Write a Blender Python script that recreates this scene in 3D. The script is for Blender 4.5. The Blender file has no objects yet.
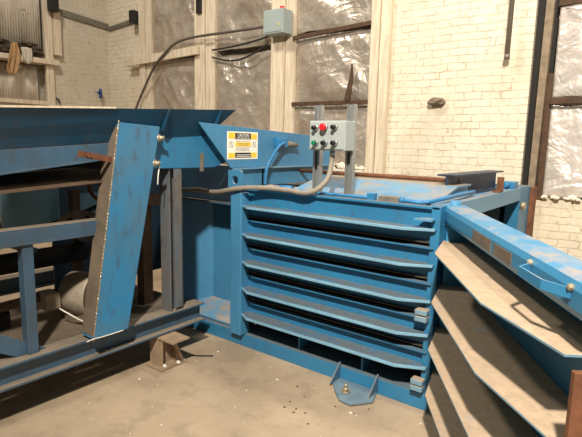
import bpy, bmesh, math, random
from mathutils import Vector as V, Matrix, noise

random.seed(7)
scn = bpy.context.scene
C = scn.collection
PI = math.pi

# ------------------------------------------------------------------ materials
def hexc(r, g, b):
    f = lambda c: (c / 255 / 12.92) if c / 255 <= .04045 else ((c / 255 + .055) / 1.055) ** 2.4
    return (f(r), f(g), f(b), 1)

class NT:
    def __init__(s, name):
        s.m = bpy.data.materials.new(name); s.m.use_nodes = True
        s.t = s.m.node_tree; s.n = s.t.nodes; s.b = s.n['Principled BSDF']
    def add(s, typ, **kw):
        n = s.n.new(typ)
        for k, v in kw.items():
            if k in n.inputs: n.inputs[k].default_value = v
            else: setattr(n, k, v)
        return n
    def ln(s, a, b): s.t.links.new(a, b)
    def coord(s):
        if not hasattr(s, 'tc'):
            s.tc = s.add('ShaderNodeNewGeometry')
        return s.tc.outputs['Position']
    def noise(s, scale, detail=5, rough=.6, stretch=None, seed=0):
        n = s.add('ShaderNodeTexNoise'); n.inputs['Scale'].default_value = scale
        n.inputs['Detail'].default_value = detail; n.inputs['Roughness'].default_value = rough
        mp = s.add('ShaderNodeMapping'); mp.inputs['Location'].default_value = (seed, seed * 1.7, seed * .6)
        if stretch: mp.inputs['Scale'].default_value = stretch
        s.ln(s.coord(), mp.inputs['Vector']); s.ln(mp.outputs[0], n.inputs['Vector'])
        return n.outputs['Fac']
    def ramp(s, fac, a, b, va=0., vb=1.):
        r = s.add('ShaderNodeMapRange', clamp=True)
        r.inputs['From Min'].default_value = a; r.inputs['From Max'].default_value = b
        r.inputs['To Min'].default_value = va; r.inputs['To Max'].default_value = vb
        s.ln(fac, r.inputs['Value']); return r.outputs[0]
    def mix(s, fac, c1, c2):
        x = s.add('ShaderNodeMix', data_type='RGBA')
        if hasattr(fac, 'links'): s.ln(fac, x.inputs[0])
        else: x.inputs[0].default_value = fac
        for c, i in ((c1, 6), (c2, 7)):
            if hasattr(c, 'links'): s.ln(c, x.inputs[i])
            else: x.inputs[i].default_value = c
        return x.outputs[2]
    def mul(s, a, b):
        x = s.add('ShaderNodeMath', operation='MULTIPLY')
        s.ln(a, x.inputs[0])
        if hasattr(b, 'links'): s.ln(b, x.inputs[1])
        else: x.inputs[1].default_value = b
        return x.outputs[0]
    def bump(s, h, strength=.3, dist=.01):
        n = s.add('ShaderNodeBump'); n.inputs['Strength'].default_value = strength
        n.inputs['Distance'].default_value = dist
        s.ln(h, n.inputs['Height']); s.ln(n.outputs[0], s.b.inputs['Normal'])
    def fin(s, col, rough=.5, metal=0., spec=None):
        if hasattr(col, 'links'): s.ln(col, s.b.inputs['Base Color'])
        else: s.b.inputs['Base Color'].default_value = col
        if hasattr(rough, 'links'): s.ln(rough, s.b.inputs['Roughness'])
        else: s.b.inputs['Roughness'].default_value = rough
        s.b.inputs['Metallic'].default_value = metal
        if spec is not None: s.b.inputs['Specular IOR Level'].default_value = spec
        return s.m

def paint(name, base, dark, dustcol, dust=.8, rust=.5, grime=.5, scale=1.0, rustc=hexc(92, 58, 38)):
    """worn machine paint: tone patches, settled dust on upward faces, rust chips"""
    t = NT(name)
    c = t.mix(t.ramp(t.noise(2.2 * scale, 6, .6, seed=3), .35, .7), base, dark)
    c = t.mix(t.mul(t.ramp(t.noise(14 * scale, 6, .7, (1, 1, .35), seed=9), .52, .75), grime), c, hexc(74, 72, 66))
    chips = t.ramp(t.noise(9 * scale, 8, .75, seed=21), .70 - .12 * rust, .74 - .10 * rust)
    c = t.mix(t.mul(chips, min(1, .5 + rust)), c, rustc)
    g = t.add('ShaderNodeNewGeometry'); sp = t.add('ShaderNodeSeparateXYZ'); t.ln(g.outputs['Normal'], sp.inputs[0])
    up = t.ramp(sp.outputs['Z'], .55, .9)
    dn = t.ramp(t.noise(6 * scale, 6, .65, seed=33), .62 - .5 * dust, .85 - .5 * dust)
    m = t.mul(up, dn)
    dcol = t.mix(t.ramp(t.noise(24, 5, .7, seed=41), .3, .7), dustcol, tuple(x * .72 for x in dustcol[:3]) + (1,))
    c = t.mix(t.mul(m, .95), c, dcol)
    r = t.ramp(m, 0, 1, .42, .9)
    t.bump(t.noise(30, 6, .6), .12, .004)
    return t.fin(c, r)

def plain(name, col, rough=.6, metal=0, var=.25, scale=8, bump=.1):
    t = NT(name)
    d = tuple(x * (1 - var) for x in col[:3]) + (1,)
    c = t.mix(t.ramp(t.noise(scale, 6, .65), .35, .68), col, d)
    if bump: t.bump(t.noise(scale * 5, 5, .6), bump, .004)
    return t.fin(c, rough, metal)

DUST = hexc(196, 176, 148)
DUSTG = hexc(104, 114, 120)
M = {}
M['blue'] = paint('blue machine paint', hexc(48, 122, 164), hexc(44, 108, 148), DUSTG, .75, .35, .35)
M['blue_clean'] = paint('blue hopper paint', hexc(68, 132, 172), hexc(62, 120, 160), DUST, .5, .05, .2)
M['blue_bright'] = paint('bright blue guard paint', hexc(46, 126, 174), hexc(78, 116, 140), DUST, .3, .26, .8)
M['blue_old'] = paint('dull dusty blue paint', hexc(68, 100, 126), hexc(62, 80, 96), hexc(140, 126, 108), .95, .6, .85)
M['blue_rusty'] = paint('rusty worn blue paint', hexc(82, 106, 124), hexc(110, 98, 86), hexc(140, 126, 108), .9, .9, .9)
M['motor_shell'] = plain('dusty grey motor shell', hexc(178, 164, 144), .65, .1, .4, 9, .2)
M['blue_trough'] = paint('dark blue trough paint', hexc(24, 78, 112), hexc(22, 64, 90), DUST, .3, .5, .5, rustc=hexc(110, 62, 40))
M['blue_door'] = paint('scuffed blue door paint', hexc(52, 126, 170), hexc(64, 134, 174), hexc(184, 158, 130), .30, .3, .2)
M['door_rib'] = paint('dust covered blue rib paint', hexc(112, 150, 172), hexc(122, 148, 160), hexc(186, 160, 132), .86, .25, .15)
M['dusty_top'] = paint('dusty blue roof paint', hexc(84, 138, 176), hexc(96, 146, 178), hexc(164, 146, 122), .42, .2, .2)
M['dusty_flat'] = paint('dust covered flat roof paint', hexc(84, 138, 176), hexc(96, 146, 178), hexc(164, 146, 122), .85, .2, .2)
M['edge'] = plain('scraped and painted-lit pale blue edge', hexc(126, 172, 198), .5, 0, .25, 6, 0)  # scraped paint, with the lit edge highlight painted into its pale colour
M['rust'] = plain('rusty steel', hexc(130, 84, 58), .8, .2, .5, 12, .3)
M['footsteel'] = plain('dusty brown foot steel', hexc(168, 144, 118), .75, .1, .35, 9, .25)
M['brownsteel'] = plain('brown grimy steel', hexc(112, 90, 72), .75, .2, .45, 9, .25)
M['steel'] = plain('grimy grey steel', hexc(140, 132, 120), .6, .4, .35, 12, .2)
M['anchor'] = plain('grey blue anchor paint', hexc(112, 134, 148), .6, 0, .35, 10, .1)
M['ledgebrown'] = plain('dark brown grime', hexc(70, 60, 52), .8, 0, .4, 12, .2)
M['darksteel'] = plain('dark blue grey steel', hexc(58, 70, 92), .5, .4, .35, 8, .2)
M['zinc'] = plain('galvanised strut steel', hexc(178, 180, 178), .38, .7, .15, 20, .05)
M['boltm'] = plain('zinc bolt steel', hexc(190, 176, 150), .45, .6, .3, 30, .1)
M['black'] = plain('black rubber', hexc(26, 24, 23), .6, 0, .4, 10, .1)
M['grime_and_shade'] = plain('black oily grime and painted shade', hexc(34, 30, 27), .8, 0, .4, 10, .2)  # grime on machine parts, painted shade in gaps and openings
M['panelgrey'] = plain('light grey enclosure paint', hexc(166, 174, 172), .45, 0, .06, 6, .02)
M['boxgrey'] = plain('grey junction box paint', hexc(156, 168, 166), .5, 0, .06, 6, .02)
M['conduit'] = plain('grey beige flexible conduit', hexc(148, 138, 124), .6, 0, .2, 20, .1)
M['pipegrey'] = plain('dull grey pipe', hexc(136, 128, 116), .5, .4, .2, 15, .05)
M['darkpipe'] = plain('dark brown grey conduit', hexc(104, 95, 86), .5, .3, .25, 15, .05)
M['bluetube'] = plain('blue hydraulic tube paint', hexc(46, 120, 170), .45, 0, .15, 20, .05)
M['red'] = plain('red button plastic', hexc(220, 34, 40), .35, 0, .05, 5, 0)
M['green'] = plain('green button plastic', hexc(10, 120, 72), .35, 0, .05, 5, 0)
M['blackp'] = plain('black button plastic', hexc(20, 22, 22), .35, 0, .1, 5, 0)
M['yellow'] = plain('yellow sticker', hexc(244, 204, 60), .5, 0, .06, 40, 0)
M['white'] = plain('white sticker', hexc(240, 236, 224), .5, 0, .04, 20, 0)
M['signblack'] = plain('black print', hexc(40, 36, 34), .5, 0, .1, 20, 0)
M['signgrey'] = plain('grey print', hexc(140, 130, 122), .5, 0, .1, 20, 0)
M['cloth_tan'] = plain('tan work cloth', hexc(196, 156, 112), .95, 0, .45, 14, .4)
M['cloth_white'] = plain('dirty white cloth', hexc(214, 204, 188), .95, 0, .3, 14, .4)
M['motor'] = plain('dusty grey brown motor', hexc(126, 112, 96), .7, .1, .45, 7, .2)
M['tank'] = plain('flat blue tank paint', hexc(138, 188, 214), .55, 0, .25, 4, .05)
M['cap_white'] = plain('white plastic', hexc(232, 226, 214), .5, 0, .05, 9, 0)
M['nozzle'] = plain('deep blue plastic', hexc(28, 62, 140), .4, 0, .1, 9, 0)
M['rubble'] = plain('crumbled mortar', hexc(234, 226, 210), .95, 0, .2, 30, .2)
M['junk'] = plain('dusty clutter', hexc(92, 78, 64), .95, 0, .6, 30, .4)
M['dark_wood'] = plain('dark weathered wood', hexc(86, 62, 44), .85, 0, .45, 12, .3)

def mat_wood():
    t = NT('whitewashed timber')
    c = t.mix(t.ramp(t.noise(9, 7, .65, (3, 3, .25)), .35, .7), hexc(228, 214, 192), hexc(190, 172, 146))
    c = t.mix(t.mul(t.ramp(t.noise(20, 8, .75, (2, 2, .4), seed=5), .60, .70), .8), c, hexc(86, 70, 56))
    t.bump(t.noise(26, 7, .7, (3, 3, .2)), .35, .008)
    return t.fin(c, .85)
M['wood'] = mat_wood()

def mat_brick(name, axis, cols, off=(0, 0)):
    t = NT(name)
    sp = t.add('ShaderNodeSeparateXYZ'); t.ln(t.coord(), sp.inputs[0])
    cb = t.add('ShaderNodeCombineXYZ'); t.ln(sp.outputs[axis], cb.inputs[0]); t.ln(sp.outputs['Z'], cb.inputs[1])
    # slight wander so the courses are not ruler straight
    wn = t.noise(2.5, 3, .5, seed=2)
    va = t.add('ShaderNodeVectorMath', operation='ADD'); t.ln(cb.outputs[0], va.inputs[0])
    wa = t.add('ShaderNodeMath', operation='ADD'); t.ln(t.ramp(wn, 0, 1, -.025, .025), wa.inputs[0]); t.ln(t.ramp(t.noise(16, 3, .6, seed=52), 0, 1, -.016, .016), wa.inputs[1])
    wv = t.add('ShaderNodeCombineXYZ'); t.ln(wa.outputs[0], wv.inputs[1]); t.ln(t.ramp(t.noise(13, 3, .6, seed=62), 0, 1, -.03, .03), wv.inputs[0]); t.ln(wv.outputs[0], va.inputs[1])
    br = t.add('ShaderNodeTexBrick', offset=.5)
    for k, v in (('Scale', 1.), ('Mortar Size', .008), ('Mortar Smooth', 1.), ('Brick Width', .19), ('Row Height', .077), ('Bias', 0.)):
        br.inputs[k].default_value = v
    br.inputs['Color1'].default_value = cols[0]; br.inputs['Color2'].default_value = cols[1]; br.inputs['Mortar'].default_value = cols[2]
    t.ln(va.outputs[0], br.inputs['Vector'])
    c = t.mix(t.ramp(t.noise(6, 6, .7, seed=19), .40, .60, .1, .85), br.outputs['Color'], cols[0])
    c = t.mix(t.ramp(t.noise(1.6, 6, .65, seed=4), .40, .72, 0, .6), c, cols[3])
    c = t.mix(t.ramp(t.noise(11, 8, .75, seed=8), .575, .70, 0, .8), c, cols[4])
    h = t.mix(.35, br.outputs['Fac'], t.noise(22, 6, .7))
    inv = t.ramp(h, 0, 1, 1, 0)
    t.bump(inv, .4, .010)
    return t.fin(c, .85)
W0, W1, WM, WG, WD = hexc(226, 216, 196), hexc(218, 207, 186), hexc(158, 136, 110), hexc(204, 188, 162), hexc(158, 128, 102)
M['brick_back'] = mat_brick('whitewashed brick', 'X', (W0, W1, WM, WG, WD))
M['brick_left'] = mat_brick('darker whitewashed brick', 'Y', (hexc(206, 196, 178), hexc(196, 186, 166), hexc(180, 168, 150), hexc(176, 164, 144), hexc(140, 120, 100)))  # brick faces darker than on the back wall

def mat_floor():
    t = NT('dusty concrete')
    c = t.mix(t.ramp(t.noise(1.3, 7, .62, seed=6), .34, .68), hexc(186, 164, 138), hexc(154, 136, 114))
    c = t.mix(t.ramp(t.noise(5, 7, .7, seed=12), .50, .75, 0, .55), c, hexc(112, 98, 82))
    c = t.mix(t.ramp(t.noise(34, 8, .8, seed=15), .66, .72, 0, .7), c, hexc(208, 192, 166))
    c = t.mix(t.ramp(t.noise(18, 8, .8, seed=25), .69, .73, 0, .8), c, hexc(82, 66, 52))
    t.bump(t.noise(40, 7, .7), .2, .004)
    return t.fin(c, .8)
M['floor'] = mat_floor()

def mat_foil(name, col, seed, metal=.6):
    t = NT(name)
    c = t.mix(t.ramp(t.noise(4, 6, .65, seed=seed), .42, .70), col, tuple(x * .7 for x in col[:3]) + (1,))
    c = t.mix(t.ramp(t.noise(16, 8, .7, seed=seed + 4), .66, .78, 0, .4), c, hexc(104, 84, 66))
    n1 = t.noise(2.6, 2, .45, (1, 1, 1.5), seed=seed); n1.node.inputs['Distortion'].default_value = 2.2
    n2 = t.noise(7, 2, .5, (1.5, 1, 1), seed=seed + 7); n2.node.inputs['Distortion'].default_value = 1.6
    h = t.mix(.3, n1, n2)
    t.bump(h, .4, .07)
    return t.fin(c, t.ramp(t.noise(9, 4, .6, seed=seed), .3, .7, .26, .42), metal)
M['foil'] = mat_foil('crumpled foil', hexc(196, 184, 170), 3, .55)
M['foil_bright'] = mat_foil('bright crumpled foil', hexc(224, 214, 206), 11, .35)

def mat_corr():
    t = NT('whitewashed corrugated sheet')
    c = t.mix(t.ramp(t.noise(5, 6, .6, (1, 1, .3)), .35, .7), hexc(226, 216, 200), hexc(186, 174, 158))
    c = t.mix(t.ramp(t.noise(4, 8, .75, (1, 1, 1.5), seed=8), .60, .66, 0, .8), c, hexc(70, 62, 54))
    return t.fin(c, .8)
M['corr'] = mat_corr()

# ------------------------------------------------------------------ mesh builder
class MB:
    def __init__(s): s.bm = bmesh.new()
    def hexa(s, p):       # 8 points: bottom loop 0-3, top loop 4-7
        v = [s.bm.verts.new(V(q)) for q in p]
        for f in ((3, 2, 1, 0), (4, 5, 6, 7), (0, 1, 5, 4), (1, 2, 6, 5), (2, 3, 7, 6), (3, 0, 4, 7)):
            s.bm.faces.new([v[i] for i in f])
        return s
    def box(s, x0, x1, y0, y1, z0, z1):
        return s.hexa([(x0, y0, z0), (x1, y0, z0), (x1, y1, z0), (x0, y1, z0), (x0, y0, z1), (x1, y0, z1), (x1, y1, z1), (x0, y1, z1)])
    def prism(s, pts, vec):
        pts = [V(p) for p in pts]; vec = V(vec)
        a = [s.bm.verts.new(p) for p in pts]; b = [s.bm.verts.new(p + vec) for p in pts]
        s.bm.faces.new(a[::-1]); s.bm.faces.new(b); n = len(pts)
        for i in range(n): s.bm.faces.new([a[i], a[(i + 1) % n], b[(i + 1) % n], b[i]])
        return s
    def bar(s, p0, p1, w, h, up=(0, 0, 1)):
        p0, p1, up = V(p0), V(p1), V(up); d = (p1 - p0).normalized(); sd = d.cross(up).normalized(); u = sd.cross(d)
        a, b = sd * w / 2, u * h / 2
        return s.hexa([p0 - a - b, p0 + a - b, p1 + a - b, p1 - a - b, p0 - a + b, p0 + a + b, p1 + a + b, p1 - a + b])
    def ibeam(s, p0, p1, w, h, tf, tw, up=(0, 0, 1)):
        p0, p1, up = V(p0), V(p1), V(up); d = (p1 - p0).normalized(); sd = d.cross(up).normalized(); u = sd.cross(d)
        prof = [(-w/2, -h/2), (w/2, -h/2), (w/2, -h/2+tf), (tw/2, -h/2+tf), (tw/2, h/2-tf), (w/2, h/2-tf), (w/2, h/2), (-w/2, h/2), (-w/2, h/2-tf), (-tw/2, h/2-tf), (-tw/2, -h/2+tf), (-w/2, -h/2+tf)]
        return s.prism([p0 + sd * x + u * y for x, y in prof], p1 - p0)
    def cyl(s, p0, p1, r0, r1=None, n=20):
        r1 = r0 if r1 is None else r1
        p0, p1 = V(p0), V(p1); d = (p1 - p0).normalized()
        q = d.to_track_quat('Z', 'Y'); rings = []
        for p, r in ((p0, r0), (p1, r1)):
            rings.append([s.bm.verts.new(p + q @ V((math.cos(2*PI*i/n) * r, math.sin(2*PI*i/n) * r, 0))) for i in range(n)])
        s.bm.faces.new(rings[0][::-1]); s.bm.faces.new(rings[1])
        for i in range(n): 
            f = s.bm.faces.new([rings[0][i], rings[0][(i+1) % n], rings[1][(i+1) % n], rings[1][i]]); f.smooth = True
        return s
    def lathe(s, p0, axis, prof, n=28):
        p0, d = V(p0), V(axis).normalized(); q = d.to_track_quat('Z', 'Y'); rings = []
        for z, r in prof:
            rings.append([s.bm.verts.new(p0 + d * z + q @ V((math.cos(2*PI*i/n) * r, math.sin(2*PI*i/n) * r, 0))) for i in range(n)])
        s.bm.faces.new(rings[0][::-1]); s.bm.faces.new(rings[-1])
        for a, b in zip(rings, rings[1:]):
            for i in range(n):
                f = s.bm.faces.new([a[i], a[(i+1) % n], b[(i+1) % n], b[i]]); f.smooth = True
        return s
    def tube(s, pts, r, n=10, sub=6, smooth=True):
        P = [V(p) for p in pts]
        if smooth and len(P) > 2:
            Q = []
            for i in range(len(P) - 1):
                a, b, c, d = P[max(i-1, 0)], P[i], P[i+1], P[min(i+2, len(P)-1)]
                for k in range(sub):
                    t = k / sub
                    Q.append(.5 * ((2*b) + (c-a)*t + (2*a-5*b+4*c-d)*t*t + (3*b-a-3*c+d)*t*t*t))
            Q.append(P[-1]); P = Q
        rings = []; prev = None
        for i, p in enumerate(P):
            d = (P[min(i+1, len(P)-1)] - P[max(i-1, 0)]).normalized()
            if prev is None: x = d.orthogonal().normalized()
            else: x = (prev - d * prev.dot(d)).normalized()
            prev = x; y = d.cross(x)
            rings.append([s.bm.verts.new(p + x * math.cos(2*PI*k/n) * r + y * math.sin(2*PI*k/n) * r) for k in range(n)])
        s.bm.faces.new(rings[0][::-1]); s.bm.faces.new(rings[-1])
        for a, b in zip(rings, rings[1:]):
            for k in range(n):
                f = s.bm.faces.new([a[k], a[(k+1) % n], b[(k+1) % n], b[k]]); f.smooth = True
        return s
    def blob(s, c, rx, ry, rz, amp=.25, seed=0, sub=2):
        r = bmesh.ops.create_icosphere(s.bm, subdivisions=sub, radius=1)
        for v in r['verts']:
            k = 1 + amp * noise.noise(v.co * 1.6 + V((seed, seed * 2.3, -seed)))
            v.co = V((c[0] + v.co.x * rx * k, c[1] + v.co.y * ry * k, c[2] + v.co.z * rz * k))
        return s
    def build(s, name, mat, parent=None, bevel=0, recalc=True):
        if recalc: bmesh.ops.recalc_face_normals(s.bm, faces=s.bm.faces)
        org = V((0, 0, 0)); p = parent
        while p is not None: org += p.location; p = p.parent
        if parent is None:         # own origin: bottom centre of the bounding box
            xs = [v.co.x for v in s.bm.verts]; ys = [v.co.y for v in s.bm.verts]; zs = [v.co.z for v in s.bm.verts]
            org = V(((min(xs)+max(xs))/2, (min(ys)+max(ys))/2, min(zs)))
        for v in s.bm.verts: v.co -= org
        me = bpy.data.meshes.new(name); s.bm.to_mesh(me); s.bm.free()
        me.materials.append(mat if not isinstance(mat, str) else M[mat])
        o = bpy.data.objects.new(name, me); C.objects.link(o)
        if parent is None: o.location = org
        else: o.parent = parent
        if bevel:
            b = o.modifiers.new('bevel', 'BEVEL'); b.width = bevel; b.segments = 2; b.limit_method = 'ANGLE'; b.angle_limit = .6
        return o

def tag(o, label, cat, group=None, kind=None):
    o['label'] = label; o['category'] = cat
    if group: o['group'] = group
    if kind: o['kind'] = kind
    return o
def thing(name, label, cat, loc, group=None):
    o = bpy.data.objects.new(name, None); C.objects.link(o); o.location = loc; o.empty_display_size = .1
    return tag(o, label, cat, group)
def struct(name, mb, mat):
    o = mb.build(name, mat); o['kind'] = 'structure'; return o
def lab(o, l): o['label'] = l; return o

# ------------------------------------------------------------------ the setting
YW, XW = 5.5, -8.5
struct('floor', MB().box(-8.9, 5.0, -5.0, 6.0, -.12, 0), 'floor')
bays = [(-7.18, -6.06), (-5.65, -4.52), (-4.16, -3.0)]
wb = MB()
wb.box(XW, -7.18, YW, YW + .35, 0, 5.2)
wb.box(-7.18, -3.0, YW + .002, YW + .35, 0, 1.26)
wb.box(-6.06, -5.65, YW, YW + .35, 1.26, 5.2); wb.box(-4.52, -4.16, YW, YW + .35, 1.26, 5.2)
wb.box(-3.0, -1.25, YW, YW + .35, 0, 5.2)
wb.box(-1.25, 4.0, YW + .002, YW + .35, 0, 1.10)
wb.box(-7.18, -3.0, YW + .25, YW + .35, 1.26, 5.2); wb.box(-1.25, 4.0, YW + .25, YW + .35, 1.10, 5.2)
struct('wall_back', wb, 'brick_back')
wl = MB(); wl.box(XW - .3, XW, 4.36, YW + .35, 0, 5.2); wl.box(XW - .3, XW, -5, 4.36, 0, 2.1)
wl.box(XW - .3, XW - .2, -5, 4.36, 2.1, 5.2)
struct('wall_left', wl, 'brick_left')

def post(n, x0, x1, split):
    m = MB(); y = YW
    m.box(x0, split - .004, y - .10, y - .001, 0, 5.2)
    m.box(split + .004, x1, y - .075, y - .001, 0, 5.2)
    o = m.build('trim_%d' % n, 'wood', bevel=.004); o['kind'] = 'structure'
post(1, -7.445, -7.17, -7.30); post(2, -6.06, -5.64, -5.84); post(3, -4.53, -4.15, -4.30); post(4, -3.01, -2.775, -2.90)
m = MB(); m.box(XW, XW + .06, 4.30, 4.43, 0, 5.2); m.box(XW, XW + .10, 4.44, 4.56, 2.93, 3.62)
o = m.build('trim_5', 'wood', bevel=.004); o['kind'] = 'structure'
# right hand opening jambs and the painted shade of the gap
M['weathered'] = plain('grey weathered timber', hexc(150, 132, 110), .9, 0, .45, 12, .3)
m = MB(); m.hexa([(-1.17, 5.42, 0), (-1.115, 5.42, 0), (-1.115, 5.5, 0), (-1.17, 5.5, 0), (-1.135, 5.42, 5.2), (-1.05, 5.42, 5.2), (-1.05, 5.5, 5.2), (-1.135, 5.5, 5.2)])
o = m.build('trim_6', 'weathered', bevel=.004); o['kind'] = 'structure'
m = MB(); m.box(-1.25, -1.06, 5.56, 5.60, 1.1, 5.2)  # near-black strip paints the shade of the gap beside the post
o = m.build('trim_7', 'grime_and_shade'); o['kind'] = 'structure'
m = MB(); m.box(-1.085, -1.03, 5.45, 5.50, 1.10, 2.30)
o = m.build('trim_8', 'dark_wood'); o['kind'] = 'structure'

# foil
def foil(x0, x1, z0, z1, y, seed, mat, label, nx=100, amp=.10, sag=0.0):
    m = MB(); bm = m.bm; nz = max(8, int(nx * (z1 - z0) / (x1 - x0))); g = []
    for j in range(nz + 1):
        row = []
        for i in range(nx + 1):
            u, v = i / nx, j / nz; x = x0 + (x1 - x0) * u; z = z0 + (z1 - z0) * v
            q = V((x * 1.5, z * 1.2, seed * 3.1))
            edge = min(1, 6 * min(u, 1 - u, v, 1 - v) + .15)
            rdg = 1 - abs(noise.noise(q * 1.3 + V((z * .8, x * .5, 0)))) * 2
            rdg2 = 1 - abs(noise.noise(q * 3.2 + V((0, x, seed)))) * 2 + .2 * (1 - abs(noise.noise(q * 7 + V((z, 0, seed)))) * 2)
            dd = amp * edge * (.9 * noise.noise(q * .9) + .5 * rdg + .16 * rdg2)
            zz = z - sag * math.sin(PI * u) * (1 if v < .5 else .3) * (1 - v) + (.03 * noise.noise(V((x * 4, seed, 0))) if j in (0, nz) else 0)
            row.append(bm.verts.new((x, y - dd, zz)))
        g.append(row)
    for j in range(nz):
        for i in range(nx):
            f = bm.faces.new([g[j][i], g[j][i+1], g[j+1][i+1], g[j+1][i]]); f.smooth = True
    o = m.build('foil_sheet', mat)
    sol = o.modifiers.new('thick', 'SOLIDIFY'); sol.thickness = .003
    return tag(o, label, 'foil', 'foil insulation sheets hung on the back wall')
foil(-7.17, -6.07, 1.27, 2.86, 5.48, 1, 'foil', 'dull foil sheet below the cross timber in the leftmost wall bay')
foil(-7.17, -6.07, 2.90, 4.9, 5.48, 2, 'foil', 'dull foil sheet above the cross timber in the leftmost wall bay')
foil(-5.64, -4.53, 1.27, 2.82, 5.48, 3, 'foil', 'heavily creased foil sheet under the sagging dark straps', amp=.10, sag=.05)
foil(-5.64, -4.53, 2.90, 4.9, 5.48, 4, 'foil', 'foil sheet behind the pipe left of the grey junction box')
foil(-4.15, -3.01, 1.30, 2.06, 5.48, 5, 'foil', 'crumpled foil sheet behind the control box and its struts', amp=.09)
foil(-4.15, -3.01, 2.11, 2.94, 5.48, 6, 'foil', 'torn foil sheet with a brown rip right of the junction box', amp=.06)
foil(-4.15, -3.01, 3.00, 4.9, 5.48, 7, 'foil', 'shiny foil sheet at the top above the sloping brown batten', amp=.07)
foil(-1.03, .9, 1.12, 2.00, 5.48, 8, 'foil_bright', 'bright silver foil sheet sitting on the brick at far right', amp=.09, nx=110)
foil(-1.03, .9, 2.07, 2.90, 5.48, 9, 'foil_bright', 'bright silver foil sheet above the batten at far right', amp=.08, nx=110)
foil(-1.03, .9, 2.99, 4.9, 5.48, 10, 'foil_bright', 'foil sheet above the topmost batten at far right', amp=.05, nx=40)

def batten(p0, p1, w, h, mat, label, cat='batten', name='batten'):
    return tag(MB().bar(p0, p1, w, h).build(name, mat, bevel=.003), label, cat)
batten((-7.72, 5.36, 2.87), (-5.93, 5.36, 2.93), .05, .125, 'wood', 'thick whitewashed cross timber nailed over two posts', 'timber', 'cross_timber')
batten((-4.15, 5.40, 2.925), (-3.01, 5.40, 2.985), .03, .05, 'dark_wood', 'sloping brown batten under the top foil sheet')
batten((-4.15, 5.40, 2.085), (-3.01, 5.40, 2.08), .03, .05, 'dark_wood', 'dark strip painting the gap shade level with the top of the control struts')  # dark bar stands for the shade in the gap between two sheets
batten((-1.03, 5.40, 2.035), (.9, 5.40, 2.05), .03, .06, 'dark_wood', 'brown batten between the two bright foil sheets at right')
batten((-1.03, 5.40, 2.945), (.9, 5.40, 2.945), .03, .09, 'dark_wood', 'brown batten at the top right corner')
tag(MB().prism([(-3.235, 5.36, 2.53), (-3.215, 5.36, 2.53), (-3.20, 5.36, 2.35), (-3.24, 5.36, 2.112), (-3.32, 5.36, 2.112), (-3.285, 5.36, 2.25), (-3.25, 5.36, 2.38)], (0, .012, 0)).build('torn_flap', 'dark_wood'), 'brown torn flap hanging down the foil right of the junction box', 'flap')
for z0, z1, sg, lb in ((2.90, 2.98, .02, 'upper dark sagging strap across the foil under the junction box'), (2.80, 2.90, .13, 'lower dark strap sagging deeply across the creased foil')):
    pts = [V((-5.63 + 1.09 * i / 8, 5.36, z0 + (z1 - z0) * i / 8 - sg * math.sin(PI * i / 8))) for i in range(9)]
    m = MB()
    for a, b in zip(pts, pts[1:]): m.bar(a, b, .012, .024)
    tag(m.build('strap', 'grime_and_shade'), lb, 'strap', 'dark straps across the foil')

# rubble on the sill beneath the middle foil
m = MB()
for i in range(60):
    r = random.uniform(.012, .035)
    m.blob((random.uniform(-3.95, -3.02), random.uniform(5.36, 5.47), 1.275 + random.uniform(0, .05)), r * 1.5, r, r, .4, i, 1)
m.box(-4.15, -3.01, 5.34, 5.5, 1.20, 1.265)
tag(m.build('crumbled_mortar', 'rubble'), 'crumbled mortar lying along the sill below the foil', 'rubble', kind='stuff')
m = MB()
for i in range(70):
    r = random.uniform(.01, .028)
    m.blob((random.uniform(-1.05, .85), random.uniform(5.43, 5.49), 1.105 + random.uniform(0, .02)), r * 1.6, r, r, .4, i, 1)
tag(m.build('crumbled_mortar', 'rubble'), 'crumbled mortar along the brick ledge under the bright foil', 'rubble', kind='stuff')

# left wall: corrugated sheets, ledge, clutter
def corr(y0, y1, z0, z1, x, label, p=.04):
    m = MB(); n = int((y1 - y0) / p * 4); rows = []
    for i in range(n + 1):
        y = y0 + (y1 - y0) * i / n; xx = x + .006 * math.sin(2 * PI * y / p)
        rows.append((m.bm.verts.new((xx, y, z0)), m.bm.verts.new((xx, y, z1))))
    for a, b in zip(rows, rows[1:]):
        f = m.bm.faces.new([a[0], b[0], b[1], a[1]]); f.smooth = True
    o = m.build('corrugated_sheet', 'corr'); s = o.modifiers.new('t', 'SOLIDIFY'); s.thickness = .004
    return tag(o, label, 'corrugated sheet', 'corrugated sheets on the left wall')
corr(1.5, 4.29, 2.93, 4.9, XW - .06, 'upper corrugated sheet above the cluttered ledge')
corr(1.5, 4.22, 2.16, 2.72, XW - .10, 'lower corrugated sheet below the ledge, with rags hanging in front')
o = tag(MB().box(XW - .19, XW + .13, 1.5, 4.29, 2.76, 2.84).box(XW + .062, XW + .13, 4.29, 4.50, 2.76, 2.84).build('ledge', 'wood', bevel=.006), 'whitewashed timber ledge holding clutter at upper left', 'ledge')
tag(MB().box(XW - .12, XW + .05, 1.5, 4.30, 2.10, 2.165).build('sill', 'wood', bevel=.005), 'whitewashed sill under the lower corrugated sheet', 'sill')
m = MB()
for i in range(90):
    r = random.uniform(.02, .06)
    m.blob((XW - .03 + random.uniform(-.06, .08), random.uniform(2.6, 4.24), 2.845 + r * .6 + random.uniform(0, .20)), r, r * 1.6, r * .7, .6, i, 1)
for i in range(34):
    y = random.uniform(2.6, 4.0); m.bar((XW + random.uniform(-.02, .07), y, 2.86 + random.uniform(0, .16)), (XW + .03, y + random.uniform(.1, .35), 2.87 + random.uniform(0, .18)), .014, .014)
tag(m.build('ledge_clutter', 'junk'), 'dusty heap of scraps lying along the left ledge', 'clutter', kind='stuff')
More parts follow.
